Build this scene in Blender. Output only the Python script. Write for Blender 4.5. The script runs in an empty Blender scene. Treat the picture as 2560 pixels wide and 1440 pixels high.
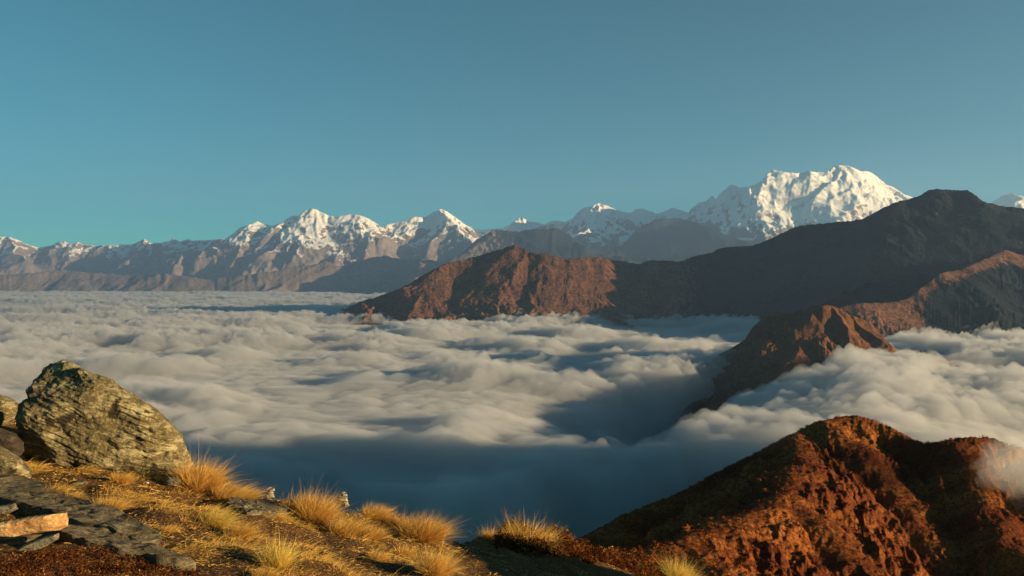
import bpy, math, random
import numpy as np
R = math.radians
rng = np.random.default_rng(7)
random.seed(7)
sc = bpy.context.scene
C = sc.collection

# ------------------------------------------------------------------ camera, light, exposure
F = 2009.0; CX = 1280.0; HZ = 705.0          # focal length, centre column and horizon row of the 2560 px wide photo
cam_d = bpy.data.cameras.new("camera"); cam = bpy.data.objects.new("camera", cam_d); C.objects.link(cam)
cam.location = (0, 0, 0); cam.rotation_euler = (R(90), 0, 0)
cam_d.sensor_width = 36; cam_d.lens = 36*F/2560
cam_d.shift_y = (HZ-720)/2560
cam_d.clip_start = 0.1; cam_d.clip_end = 300000
sc.camera = cam

SUN_EL, SUN_AZ = 8.5, 110.0                   # azimuth clockwise from the view direction
w = bpy.data.worlds.new("World"); sc.world = w; w.use_nodes = True
wn = w.node_tree.nodes; wl = w.node_tree.links
bg = wn["Background"]; sky = wn.new("ShaderNodeTexSky"); sky.sky_type = 'NISHITA'
sky.sun_disc = False; sky.sun_elevation = R(SUN_EL); sky.sun_rotation = R(SUN_AZ)
sky.altitude = 3600; sky.air_density = 1.0; sky.dust_density = 2.4; sky.ozone_density = 1.6
hs = wn.new("ShaderNodeMix"); hs.data_type = 'RGBA'; hs.blend_type = 'MULTIPLY'; hs.inputs[0].default_value = 1
hs.inputs[7].default_value = (0.27, 1.06, 0.92, 1)
wl.new(sky.outputs[0], hs.inputs[6]); wl.new(hs.outputs[2], bg.inputs[0])
bg.inputs[1].default_value = 0.043
sd = bpy.data.lights.new("sun", 'SUN'); sun = bpy.data.objects.new("sun", sd); C.objects.link(sun)
sd.energy = 5.0; sd.angle = R(0.5); sd.color = (1.0, 0.73, 0.40)
sun.rotation_euler = (R(90-SUN_EL), 0, R(180-SUN_AZ)+0)
sun.location = (20, -10, 10)
sc.view_settings.view_transform = 'Standard'; sc.view_settings.look = 'None'
sc.view_settings.gamma = 1; sc.view_settings.exposure = 1.28
cy = sc.cycles
cy.max_bounces = 10; cy.diffuse_bounces = 3; cy.glossy_bounces = 2; cy.transmission_bounces = 3
cy.volume_bounces = 5; cy.transparent_max_bounces = 8
cy.use_denoising = True
cy.use_adaptive_sampling = False

# ------------------------------------------------------------------ helpers
def noise3(x, y, z=0.0, seed=0):
    x, y, z = np.broadcast_arrays(np.asarray(x, float), np.asarray(y, float), np.asarray(z, float))
    xi = np.floor(x).astype(np.int64); yi = np.floor(y).astype(np.int64); zi = np.floor(z).astype(np.int64)
    xf = x-xi; yf = y-yi; zf = z-zi
    u = xf**3*(xf*(xf*6-15)+10); v = yf**3*(yf*(yf*6-15)+10); q = zf**3*(zf*(zf*6-15)+10)
    def g(ix, iy, iz, dx, dy, dz):
        h = (ix*374761393 + iy*668265263 + iz*2147483647 + seed*1274126177) & 0xFFFFFFFF
        h = ((h ^ (h >> 13))*1274126177) & 0xFFFFFFFF
        h = ((h ^ (h >> 16))*2246822519) & 0xFFFFFFFF
        h ^= h >> 15
        a = (h & 0xFFFF)/65536.0*2*np.pi; b = ((h >> 16) & 0xFFFF)/65536.0*2-1
        s = np.sqrt(1-b*b)
        return s*np.cos(a)*dx + s*np.sin(a)*dy + b*dz
    def lr(a, b, t): return a+(b-a)*t
    n = [g(xi+i, yi+j, zi+k, xf-i, yf-j, zf-k) for k in (0, 1) for j in (0, 1) for i in (0, 1)]
    a = lr(lr(n[0], n[1], u), lr(n[2], n[3], u), v); b = lr(lr(n[4], n[5], u), lr(n[6], n[7], u), v)
    return lr(a, b, q)*1.5
def fbm(x, y, z=0.0, oct=5, seed=0, gain=0.5):
    s = 0; a = 1; f = 1; t = 0
    for i in range(oct):
        s = s+a*noise3(x*f+i*17.3, y*f-i*9.1, np.asarray(z)*f+i*3.7, seed+i); t += a; a *= gain; f *= 2.03
    return s/t
def ridged(x, y, z=0.0, oct=5, seed=0, gain=0.5):
    s = 0; a = 1; f = 1; t = 0; wgt = 1
    for i in range(oct):
        n = (1-np.abs(noise3(x*f+i*5.3, y*f+i*7.7, np.asarray(z)*f, seed+i)))**2
        s = s+a*n*wgt; t += a; wgt = np.clip(n*1.6, 0, 1); a *= gain; f *= 2.07
    return s/t
def sstep(a, b, x):
    t = np.clip((x-a)/(b-a), 0, 1); return t*t*(3-2*t)

def P(px, py, Y): return np.array([(px-CX)/F*Y, Y, (HZ-py)/F*Y])

def mesh_obj(name, V, Fc, mat, parent=None, smooth=True, attrs=None):
    me = bpy.data.meshes.new(name)
    V = np.asarray(V, np.float32); Fc = np.asarray(Fc, np.int32)
    k = Fc.shape[1]
    me.vertices.add(len(V)); me.vertices.foreach_set("co", V.ravel())
    me.loops.add(Fc.size); me.loops.foreach_set("vertex_index", Fc.ravel())
    me.polygons.add(len(Fc)); me.polygons.foreach_set("loop_start", np.arange(0, Fc.size, k, dtype=np.int32))
    me.polygons.foreach_set("use_smooth", np.full(len(Fc), smooth))
    me.update(calc_edges=True)
    if attrs:
        for an, av in attrs.items():
            at = me.attributes.new(an, 'FLOAT', 'POINT'); at.data.foreach_set("value", np.asarray(av, np.float32))
    me.materials.append(mat)
    o = bpy.data.objects.new(name, me); C.objects.link(o)
    if parent: o.parent = parent
    return o
def tag(o, label=None, cat=None, group=None, kind=None):
    if label: o['label'] = label
    if label and not kind: o['kind'] = 'thing'
    if cat: o['category'] = cat
    if group: o['group'] = group
    if kind: o['kind'] = kind
    return o
def grid_faces(nr, nc):
    i = np.arange(nr-1)[:, None]*nc+np.arange(nc-1)[None, :]
    return np.stack([i, i+1, i+nc+1, i+nc], -1).reshape(-1, 4)

class NT:
    def __init__(s, name):
        s.m = bpy.data.materials.new(name); s.m.use_nodes = True; s.t = s.m.node_tree; s.t.nodes.clear()
        s.out = s.t.nodes.new("ShaderNodeOutputMaterial")
    def n(s, typ, ins=None, **kw):
        nd = s.t.nodes.new(typ)
        for k, v in kw.items(): setattr(nd, k, v)
        for k, v in (ins or {}).items():
            if isinstance(v, bpy.types.NodeSocket): s.t.links.new(v, nd.inputs[k])
            else: nd.inputs[k].default_value = v
        return nd
    def coord(s, scale=(1, 1, 1), rot=(0, 0, 0)):
        g = s.n("ShaderNodeNewGeometry")
        return s.n("ShaderNodeMapping", {"Vector": g.outputs["Position"], "Scale": scale, "Rotation": rot}).outputs[0]
    def noise(s, vec, scale, detail=4, rough=.5, dist=0):
        return s.n("ShaderNodeTexNoise", {"Vector": vec, "Scale": scale, "Detail": detail, "Roughness": rough, "Distortion": dist}).outputs["Fac"]
    def ramp(s, fac, stops, interp='LINEAR'):
        r = s.n("ShaderNodeValToRGB", {"Fac": fac}); r.color_ramp.interpolation = interp
        e = r.color_ramp.elements
        while len(e) < len(stops): e.new(.5)
        for i, (p, c) in enumerate(stops):
            e[i].position = p; e[i].color = (c, c, c, 1) if not isinstance(c, tuple) else (*c, 1)
        return r.outputs[0]
    def mix(s, f, a, b, mode='MIX'):
        m = s.n("ShaderNodeMix", data_type='RGBA', blend_type=mode)
        for k, v in ((0, f), (6, a), (7, b)):
            if isinstance(v, bpy.types.NodeSocket): s.t.links.new(v, m.inputs[k])
            elif k == 0: m.inputs[0].default_value = v
            else: m.inputs[k].default_value = (*v, 1)
        return m.outputs[2]
    def math(s, op, a, b=0.0, clamp=False):
        m = s.n("ShaderNodeMath", {0: a, 1: b}, operation=op, use_clamp=clamp); return m.outputs[0]
    def mr(s, v, a, b, c=0., d=1.):
        return s.n("ShaderNodeMapRange", {"Value": v, "From Min": a, "From Max": b, "To Min": c, "To Max": d}).outputs[0]
    def attr(s, name): return s.n("ShaderNodeAttribute", attribute_name=name).outputs["Fac"]
    def surf(s, col, rough=.9, bump=None, bdist=1., bstr=1., spec=.2):
        p = s.n("ShaderNodeBsdfPrincipled", {"Roughness": rough, "Specular IOR Level": spec})
        if isinstance(col, bpy.types.NodeSocket): s.t.links.new(col, p.inputs["Base Color"])
        else: p.inputs["Base Color"].default_value = (*col, 1)
        if bump is not None:
            b = s.n("ShaderNodeBump", {"Height": bump, "Distance": bdist, "Strength": bstr})
            s.t.links.new(b.outputs[0], p.inputs["Normal"])
        s.t.links.new(p.outputs[0], s.out.inputs["Surface"])
        return s.m

def erode(h, cell, n, steps=60, rate=.25, seed=0, cap=4.0, inertia=.25):
    """many water drops at once on a regular height grid: carve where they run fast, settle where they slow"""
    rg = np.random.default_rng(seed); H, W = h.shape
    for batch in range(n):
        k = H*W//6
        x = rg.uniform(2, W-3, k); y = rg.uniform(2, H-3, k)
        vx = np.zeros(k); vy = np.zeros(k); sed = np.zeros(k); vel = np.ones(k)
        for s in range(steps):
            xi = x.astype(int); yi = y.astype(int); fx = x-xi; fy = y-yi
            a = h[yi, xi]; b = h[yi, xi+1]; c = h[yi+1, xi]; d = h[yi+1, xi+1]
            gx = (b-a)*(1-fy)+(d-c)*fy; gy = (c-a)*(1-fx)+(d-b)*fx
            h0 = a*(1-fx)*(1-fy)+b*fx*(1-fy)+c*(1-fx)*fy+d*fx*fy
            vx = vx*inertia-gx*(1-inertia); vy = vy*inertia-gy*(1-inertia)
            L = np.hypot(vx, vy)+1e-9; vx /= L; vy /= L
            nx = np.clip(x+vx, 1, W-2.01); ny = np.clip(y+vy, 1, H-2.01)
            xj = nx.astype(int); yj = ny.astype(int); fx2 = nx-xj; fy2 = ny-yj
            h1 = h[yj, xj]*(1-fx2)*(1-fy2)+h[yj, xj+1]*fx2*(1-fy2)+h[yj+1, xj]*(1-fx2)*fy2+h[yj+1, xj+1]*fx2*fy2
            dh = h1-h0
            capa = np.clip(-dh/cell, .01, 1)*vel*cap*cell*.05
            er = np.where((sed > capa) | (dh > 0), -np.where(dh > 0, np.minimum(dh, sed), (sed-capa)*.2), np.minimum((capa-sed)*rate, np.maximum(-dh, 0)))
            sed = sed+er
            for (jx, jy, ww) in ((0, 0, (1-fx)*(1-fy)), (1, 0, fx*(1-fy)), (0, 1, (1-fx)*fy), (1, 1, fx*fy)):
                np.subtract.at(h, (yi+jy, xi+jx), er*ww)
            vel = np.sqrt(np.maximum(vel*vel*.95-dh/cell*.6, .05)); x, y = nx, ny
    return h
def blur(h, k=1):
    for _ in range(k):
        p = np.pad(h, 1, mode='edge')
        h = (p[:-2, 1:-1]+p[2:, 1:-1]+p[1:-1, :-2]+p[1:-1, 2:]+4*h)/8
    return h

def terrain(name, skyline, lines, u0, u1, nu, Y0, Y1, nY, slope, base, mat, namp, nscale, seed,
            ero=2, power=1.0, jag=2.0, floor=-2500, spur=0.0, clampsky=True, kind='structure', label=None, cat=None, roundness=0.0, shear=0.0, attrf=None, steps=50, erate=.25, mid=.22):
    """height field on rows of equal depth: ridge lines given as (photo column, photo row, depth in metres)"""
    u = np.linspace(u0, u1, nu); Y = np.linspace(Y0, Y1, nY)
    X = (u[None, :]-CX)/F*Y[:, None]; YY = np.broadcast_to(Y[:, None], X.shape).copy()
    Z = np.full(X.shape, float(floor)); D = np.full(X.shape, 1e9)
    sk = np.array(skyline, float)
    wx = fbm(X/nscale/1.3, YY/nscale/1.3, oct=3, seed=seed+50)*nscale*.28; wy = fbm(X/nscale/1.3+31, YY/nscale/1.3, oct=3, seed=seed+60)*nscale*.28
    XW = X+wx; YW = YY+wy
    for li, L in enumerate([sk]+list(lines)):
        slp = slope
        if isinstance(L, tuple): L, slp = L
        L = np.array(L, float)
        pts = np.stack([(L[:, 0]-CX)/F*L[:, 2], L[:, 2], (HZ-L[:, 1])/F*L[:, 2]], 1)
        for a, b in zip(pts[:-1], pts[1:]):
            d = b-a; ll = d[0]**2+d[1]**2+1e-9
            t = np.clip(((XW-a[0])*d[0]+(YW-a[1])*d[1])/ll, 0, 1)
            dist = np.hypot(XW-a[0]-t*d[0], YW-a[1]-t*d[1])
            rr = np.sqrt(dist**2+roundness**2)-roundness
            z = a[2]+t*d[2]-slp*rr**power*(nscale**(1-power))
            Z = np.maximum(Z, z)
            D = np.minimum(D, dist)
    fall = sstep(0, nscale*1.2, D)
    rn = ridged(XW/nscale+(YY*shear/nscale), YY/nscale*.7, oct=6, seed=seed)
    Z = Z+namp*(rn-.45)*(.12+.88*fall)
    Z = Z+namp*mid*(ridged(XW/nscale*4.3, YW/nscale*3.6, oct=4, seed=seed+21)-.45)*(.25+.75*fall)
    if spur: Z = Z+spur*(ridged(XW/nscale*1.8+YY*shear/nscale, YY/nscale*.35, oct=3, seed=seed+5)-.5)*fall
    Z = np.maximum(Z, base+ (Z-base)*.15)
    cell = (Y1-Y0)/nY
    if ero: Z = erode(Z, cell, ero, seed=seed, steps=steps, rate=erate)
    # bring the skyline back to where the photo has it
    tgt = (HZ-np.interp(u, sk[:, 0], sk[:, 1])+jag*(ridged(u/23., u*0+seed, oct=4, seed=seed+9)-.5)*2)/F
    yr = np.interp(u, sk[:, 0], sk[:, 2])
    inside = (u >= sk[0, 0]) & (u <= sk[-1, 0])
    if clampsky:
        for it in range(3):
            q = Z/YY
            lim = tgt[None, :]
            Z = np.where(inside[None, :] & (q > lim), lim*YY-(q-lim)*YY*.05, Z)
            act = (Z/YY).max(0); dl = np.where(inside, tgt-act, 0)
            if base == -560: dl = dl*sstep(-430, -200, tgt*yr)
            wgt = np.exp(-((YY-yr[None, :])/(nscale*.35))**2)
            Z = Z+dl[None, :]*YY*wgt
    V = np.stack([X, YY, Z], -1).reshape(-1, 3)
    at = attrf(X, YY, Z, u) if attrf else None
    o = mesh_obj(name, V, grid_faces(nY, nu), mat, attrs=at)
    tag(o, label, cat, None, kind)
    return o, X, YY, Z

# ------------------------------------------------------------------ materials for the land
def m_snow_rock(name, rock, snowlo, snowhi, sc_=1/1600., snowcol=(.90, .87, .80), steep=.70, rock2=None):
    t = NT(name); g = t.n("ShaderNodeNewGeometry")
    pos = t.n("ShaderNodeSeparateXYZ", {0: g.outputs["Position"]}); nz = t.n("ShaderNodeSeparateXYZ", {0: g.outputs["Normal"]})
    v = t.coord((sc_, sc_, sc_))
    n1 = t.noise(v, 1.3, 6, .55); n2 = t.noise(v, 5, 4, .5)
    h = t.math('ADD', pos.outputs[2], t.mr(n1, .3, .7, -1200., 1200.))
    hf = t.mr(h, snowlo-2500, snowhi, -1.4, .5)
    st = t.mr(t.math('ADD', nz.outputs[2], t.mr(n2, .3, .7, -.12, .12)), steep-.12, steep+.12, -.5, .5)
    s = t.math('ADD', hf, st)
    s = t.ramp(t.math('ADD', s, .5), [(.42, 0.), (.58, 1.)])
    rk = t.mix(t.ramp(n2, [(.3, 0.), (.7, 1.)]), rock, rock2 or tuple(c*.55 for c in rock))
    col = t.mix(s, rk, snowcol)
    return t.surf(col, .85, bump=n2, bdist=120., bstr=.5)
def m_hill(name, a, b, c, sc_, bump=20., forest_shade=None, fstr=1.):
    t = NT(name); v = t.coord((sc_, sc_, sc_)); v2 = t.coord((sc_*3, sc_, sc_), (0, 0, .5))
    n1 = t.noise(v, 3, 8, .6); n2 = t.noise(v, 16, 6, .65); n3 = t.noise(v2, 5, 6, .6)
    col = t.mix(t.ramp(n1, [(.38, 0.), (.62, 1.)]), a, b)
    col = t.mix(t.ramp(n2, [(.42, 0.), (.62, .9)]), col, c)
    if forest_shade is not None:
        f = t.attr("forest_shade"); f = t.math('ADD', f, t.mr(n3, .3, .7, -.35, .35))
        col = t.mix(t.ramp(f, [(.4, 0.), (.6, 1.)]), col, forest_shade)
    return t.surf(col, .95, bump=n2, bdist=bump, bstr=.8, spec=.1)

M_far = m_snow_rock("snow_rock", (.27, .21, .18), 2500., 4700.)
M_foot = m_hill("foothill", (.29, .21, .175), (.23, .17, .145), (.17, .135, .12), 1/2500., 90., forest_shade=(.022, .03, .035))
M_ridge = m_hill("ridge", (.23, .105, .06), (.14, .062, .036), (.055, .028, .018), 1/700., 40., forest_shade=(.010, .014, .018))
M_isle = m_hill("islet", (.22, .09, .036), (.14, .055, .025), (.05, .022, .012), 1/160., 8., forest_shade=(.008, .010, .010))

# ------------------------------------------------------------------ far snow range
sky_far = [(-500,640),(-300,610),(-150,600),(-60,585),(0,592),(27,593),(45,600),(70,612),(100,620),(135,612),(142,606),(160,603),(175,608),(195,605),(207,612),(240,614),(300,612),(330,612),(345,605),(361,597),(375,608),(400,607),(425,602),(432,595),(450,603),(472,598),(480,603),(530,600),(562,597),(575,590),(590,577),(605,567),(630,560),(642,553),(660,560),(680,565),(700,560),(718,548),(728,540),(745,540),(760,528),(775,522),(790,523),(800,530),(825,540),(845,541),(870,537),(890,537),(910,541),(930,552),(945,562),(955,570),(965,562),(1000,556),(1020,548),(1040,541),(1055,545),(1065,541),(1085,530),(1101,523),(1115,528),(1130,537),(1140,545),(1160,560),(1185,573),(1195,576),(1230,572),(1260,570),(1285,555),(1295,545),(1307,545),(1320,553),(1345,557),(1360,562),(1375,555),(1390,552),(1415,555),(1430,548),(1445,530),(1460,518),(1475,518),(1492,508),(1510,511),(1530,520),(1555,530),(1575,533),(1590,523),(1605,522),(1625,527),(1640,535),(1660,530),(1680,520),(1695,524),(1720,532),(1730,520),(1745,508),(1765,503),(1780,490),(1790,498),(1800,485),(1825,464),(1832,462),(1845,468),(1870,468),(1890,460),(1905,452),(1920,432),(1935,425),(1955,430),(1985,432),(2005,433),(2022,427),(2035,431),(2060,431),(2075,425),(2082,416),(2095,413),(2120,415),(2135,420),(2150,428),(2172,428),(2190,440),(2215,460),(2240,472),(2260,487),(2285,494),(2310,510),(2400,540),(2460,520),(2490,500),(2505,490),(2530,482),(2545,488),(2560,492),(2700,520),(2900,560),(3100,600)]
def dep(x):
    return 60000+2200*math.sin(x/170.)+ (6500*max(0, (600-x)/600.) if x < 600 else 0) - 4500*math.exp(-((x-2050)/260.)**2)
sk = [(x, y, dep(x)) for x, y in sky_far]
far_lines = [
 [(775,522,dep(775)),(740,590,56700),(650,640,53250)], [(800,530,dep(800)),(850,600,56250),(820,680,51750)], [(642,553,dep(642)),(600,620,56250),(570,680,52500)],
 [(1101,523,dep(1101)),(1110,550,57900),(1180,640,53250)], [(1110,548,57900),(1060,640,54000)],
 [(1492,508,dep(1492)),(1470,570,56700),(1400,620,53250)], [(1492,508,dep(1492)),(1560,590,55500),(1590,650,51750)],
 [(1935,425,dep(1935)),(1918,470,54500),(1895,540,51500),(1860,600,49500)], [(1935,425,dep(1935)),(1985,500,54000),(2000,580,50500)],
 [(2088,414,dep(2088)),(2078,450,53500),(2068,500,51000),(2050,580,48500)], [(2095,413,dep(2095)),(2180,500,53250),(2230,600,48750)], [(1832,462,dep(1832)),(1780,560,54750),(1740,640,51750)],
 [(361,597,dep(361)),(340,650,60000)], [(20,592,dep(20)),(60,650,62250)],
]
terrain("snow_mountains", sk, far_lines, -450, 3000, 1250, 46500, 74000, 260, .85, -600, M_far, 3300, 5200, 11, ero=1, jag=1.6, spur=2000, erate=.10, mid=.42)

# ------------------------------------------------------------------ foothills in front of the snow range
foot = [(-500,690),(-200,685),(0,690),(150,676),(330,690),(420,684),(520,700),(600,690),(640,684),(700,676),(745,668),(790,662),(815,652),(850,668),(900,650),(960,640),(1010,650),(1060,648),(1100,655),(1150,640),(1190,600),(1240,575),(1290,580),(1340,574),(1390,570),(1420,585),(1450,612),(1500,625),(1560,610),(1590,575),(1640,548),(1700,546),(1740,556),(1780,572),(1822,590),(1850,600),(1905,612),(2000,640),(2200,640),(2400,640),(2600,640),(3000,650)]
fd = lambda x: 42500+1300*math.sin(x/120.)+(8000 if x > 1400 else 0)*min(1, max(0, (x-1400)/200.))
f_lines = [[(x, y, fd(x)), (x-60+sx, y+60, fd(x)-2700), (x-130+sx, 745, fd(x)-7200)] for x, y, sx in
           [(60,688,60),(150,676,0),(420,684,0),(640,684,50),(815,652,-60),(745,668,-80),(870,658,60),(960,640,40),(1240,568,0),(1390,566,40),(1640,548,60),(1822,468,40),(1740,556,0)]]
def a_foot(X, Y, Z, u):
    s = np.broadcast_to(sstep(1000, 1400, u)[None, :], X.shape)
    return {"forest_shade": (.1+.8*s).ravel()}  # dark cover towards the right puts the slopes' shade into the colour
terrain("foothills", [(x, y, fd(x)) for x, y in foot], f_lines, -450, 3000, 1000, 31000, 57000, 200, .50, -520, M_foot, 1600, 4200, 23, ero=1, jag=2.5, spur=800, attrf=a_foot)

# ------------------------------------------------------------------ brown ridge that climbs into the big dark ridge
rs = [(860,775),(905,752),(940,744),(1000,722),(1050,693),(1100,665),(1150,652),(1200,640),(1240,628),(1270,617),(1287,613),(1305,620),(1335,634),(1360,635),(1385,643),(1410,648),(1450,645),(1500,644),(1530,650),(1560,655),(1600,662),(1620,652),(1660,652),(1700,655),(1740,640),(1770,635),(1800,622),(1830,618),(1880,616),(1910,605),(1940,592),(1970,575),(2000,565),(2050,560),(2120,553),(2160,547),(2200,525),(2240,505),(2270,500),(2300,490),(2320,477),(2340,472),(2360,475),(2390,477),(2420,476),(2440,490),(2460,505),(2500,515),(2540,520),(2560,522),(2650,545),(2800,610),(3000,680),(3300,740)]
def rdp(x): return 12600 - 1200*sstep(1700., 2500., x) + 250*math.sin(x/60.)
rsk = [(x, y, float(rdp(x))) for x, y in rs]
r_lines = []
for x, y, dx, end in [(1100,665,-60,775),(1190,642,-90,775),(1270,617,-150,775),(1310,624,-110,775),(1360,635,-60,780),(1410,648,-30,780),(1450,646,10,780),(1500,644,60,785),(1500,644,-40,780),(1560,655,-40,785),(1620,652,-50,790),(1740,640,-60,795),(1900,608,-90,800),(2050,560,-160,800),(2240,505,-180,800),(2430,480,-120,800),(2560,522,-150,800)]:
    Yt = float(rdp(x)); r_lines.append([(x, y, Yt), (x+dx*.45, y+(end-y)*.45, Yt-(500 if x > 1700 else 420)), (x+dx, end, Yt-(1250 if x > 1700 else 1100))])
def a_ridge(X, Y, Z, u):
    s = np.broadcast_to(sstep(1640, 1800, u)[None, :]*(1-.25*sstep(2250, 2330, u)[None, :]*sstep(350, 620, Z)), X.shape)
    return {"forest_shade": s.ravel()}  # forest mask, with the dark ridge's shade put into its colour
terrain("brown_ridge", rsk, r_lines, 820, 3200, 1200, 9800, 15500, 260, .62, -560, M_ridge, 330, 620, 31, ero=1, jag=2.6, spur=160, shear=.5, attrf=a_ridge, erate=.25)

# lower spur at the right, lit along its crest
ss = [(2060,800),(2100,768),(2150,757),(2200,757),(2240,755),(2270,745),(2300,722),(2330,700),(2350,683),(2400,675),(2430,660),(2480,640),(2510,625),(2530,630),(2560,640),(2650,690),(2900,790)]
def spd(x): return np.interp(x, [2060, 2200, 2270, 2350, 2430, 2560, 2900], [7900, 8000, 8200, 8600, 9100, 9900, 10800])
sp_lines = [[(2300,722,8380),(2360,790,7900),(2400,840,7600)], [(2420,668,9000),(2500,740,8400),(2560,810,8000)], [(2200,757,8000),(2260,810,7700)]]
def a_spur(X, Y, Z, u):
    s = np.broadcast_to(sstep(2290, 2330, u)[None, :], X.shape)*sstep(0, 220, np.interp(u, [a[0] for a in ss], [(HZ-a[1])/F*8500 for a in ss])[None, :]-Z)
    return {"forest_shade": s.ravel()}
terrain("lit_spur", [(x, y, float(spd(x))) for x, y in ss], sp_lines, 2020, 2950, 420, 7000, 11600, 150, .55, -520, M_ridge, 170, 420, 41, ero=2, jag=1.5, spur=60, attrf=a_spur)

# ------------------------------------------------------------------ island hill standing out of the cloud
isk = [(1690,990,4900),(1740,930,5000),(1780,895,5150),(1830,870,5300),(1862,850,5450),(1880,820,5500),(1905,795,5500),(1930,785,5450),(1960,786,5400),(2000,778,5350),(2030,765,5300),(2060,763,5250),(2085,765,5250),(2105,778,5200),(2130,790,5200),(2160,800,5200),(2190,825,5150),(2215,850,5150),(2240,875,5100),(2290,930,5050)]
i_lines = [([(2045,764,5280),(2022,800,5150),(2008,850,4950),(1985,900,4700),(1900,970,4450),(1810,1040,4280)], .5),
           [(2085,765,5250),(2120,830,4950),(2140,900,4700)], [(2130,790,5200),(2200,850,4900)]]
def a_isle(X, Y, Z, u): return {"forest_shade": np.full(X.size, 0.12)}
terrain("island_hill", isk, i_lines, 1380, 2520, 640, 3300, 6600, 300, .75, -1500, M_isle, 90, 190, 53, ero=1, jag=1.8, spur=12, attrf=a_isle)

# unseen ridge added off frame, shaped so its shadow lies over the near cloud
srg = [(p*.985+q*.174, -p*.174+q*.985, h_) for p, q, h_ in [(2900,-1600,-100),(2900,-900,220),(2900,-200,260),(2900,600,240),(2900,1200,200),(2900,1650,150),(2900,1950,20),(2900,2250,-200),(2900,2600,-500)]]
xs = np.linspace(1500, 4600, 200); ys = np.linspace(-3200, 3600, 300); SX, SY = np.meshgrid(xs, ys); SZ = np.full(SX.shape, -1600.)
for p_, q_ in zip(srg[:-1], srg[1:]):
    dx, dy = q_[0]-p_[0], q_[1]-p_[1]; tt = np.clip(((SX-p_[0])*dx+(SY-p_[1])*dy)/(dx*dx+dy*dy), 0, 1)
    SZ = np.maximum(SZ, p_[2]+tt*(q_[2]-p_[2])-.8*np.hypot(SX-p_[0]-tt*dx, SY-p_[1]-tt*dy))
SZ += 130*(ridged(SX/400, SY/400, oct=5, seed=19)-.45)
tag(mesh_obj("shadow_ridge", np.stack([SX, SY, SZ], -1).reshape(-1, 3), grid_faces(300, 200), M_isle, attrs={"forest_shade": np.full(SX.size, .3)}), kind='structure')

# ------------------------------------------------------------------ valley floor sheet out to the horizon
t = NT("valley"); v = t.coord((1/1500.,)*3); n_ = t.noise(v, 3, 8, .6)
M_valley = t.surf(t.mix(n_, (.02, .03, .02), (.06, .05, .035)), .95)
N = 140
gx = np.sinh(np.linspace(-4.2, 4.2, N))/math.sinh(4.2)*76000; gy = np.sinh(np.linspace(-1.5, 4.2, N))/math.sinh(4.2)*76000
GX, GY = np.meshgrid(gx, gy); GZ = -1500+220*fbm(GX/2500, GY/2500, oct=5, seed=3)
gr = mesh_obj("valley_ground", np.stack([GX, GY, GZ], -1).reshape(-1, 3), grid_faces(N, N), M_valley); tag(gr, kind='structure')

# ------------------------------------------------------------------ sea of cloud
DECK = -500.
def cloud_top(X, Y):
    px = CX+X/Y*F
    wxx = fbm(X/900, Y/900, oct=3, seed=71)*260; wyy = fbm(X/900+9, Y/900, oct=3, seed=72)*260
    x = X+wxx; y = Y+wyy
    def puff(s, sd): return np.minimum(np.abs(noise3(x/s, y/s*1.15, 0, sd))*2.2, 1.2)
    b1 = puff(700, 81); b2 = puff(300, 82); b3 = puff(130, 83); b4 = puff(60, 84)
    big = fbm(X/2600, Y/2100, oct=3, seed=77)
    gate = sstep(-.20, .20, big+.45*fbm(X/800, Y/620, oct=3, seed=78))
    amp = np.interp(Y, [2000, 4500, 12000], [.6, 1., .8])
    h = DECK-78+gate*74*amp+gate*30*b1*amp+(12+28*gate)*b2*amp+((9+20*gate)*b3+(4+14*gate)*b4)*np.interp(Y, [2500, 6000], [.95, 1.4])+40*big
    # hollow cut in the deck, its dark valley standing in for shadowed cloud
    hol = (1-sstep(1950, 2620, Y+620*fbm(X/520, Y/900, oct=3, seed=79)+1500*sstep(1800, 2200, px)+300*sstep(1500, 1000, px)+500*sstep(1650, 1350, px)*sstep(700, 900, px)*0))
    hol = np.clip(hol, 0, 1); h = h*(1-hol)+hol*(-1146)
    # bank swelling up at the right between the island hill and the near hill
    h = h+38*np.exp(-((px-2200)/260)**2-((Y-3600)/700)**2)+20*np.exp(-((px-2500)/160)**2-((Y-2600)/500)**2)
    # trough left of the island hill
    h = h-150*np.exp(-((px-1560)/190)**2-((Y-3700)/1100)**2)-350*np.exp(-(((px-1775)+(Y-4250)*-.22)/165)**2-((Y-4350)/620)**2)+75*np.exp(-((px-2130)/150)**2-((Y-4550)/400)**2)
    # far edge settles flat
    return h
nu, nY = 960, 580
u = np.linspace(-520, 3080, nu); Yc = np.geomspace(900, 42000, nY)
CXX = (u[None, :]-CX)/F*Yc[:, None]; CYY = np.broadcast_to(Yc[:, None], CXX.shape)
CZ = cloud_top(CXX, CYY)
edge = np.zeros_like(CZ, bool)
top = np.stack([CXX, CYY, CZ], -1).reshape(-1, 3)
bot = top.copy(); bot[:, 2] = -1150
nv = nu*nY; gf = grid_faces(nY, nu)
rim = np.concatenate([np.arange(nu), np.arange(2*nu-1, nv, nu), np.arange(nv-2, nv-nu-1, -1), np.arange(nv-2*nu, 0, -nu)])
r2 = np.roll(rim, -1)
side = np.stack([rim, rim+nv, r2+nv, r2], 1)
t = NT("cloud"); pv = t.n("ShaderNodeVolumePrincipled", {"Color": (.68, .69, .71, 1), "Density": .0085, "Anisotropy": .1})
t.t.links.new(pv.outputs[0], t.out.inputs["Volume"])
cl = mesh_obj("cloud_sea", np.concatenate([top, bot]), np.concatenate([gf, gf[:, ::-1]+nv, side]), t.m)
tag(cl, "pale sea of cloud filling the valley below the ridges", "cloud", None, "stuff")

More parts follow.
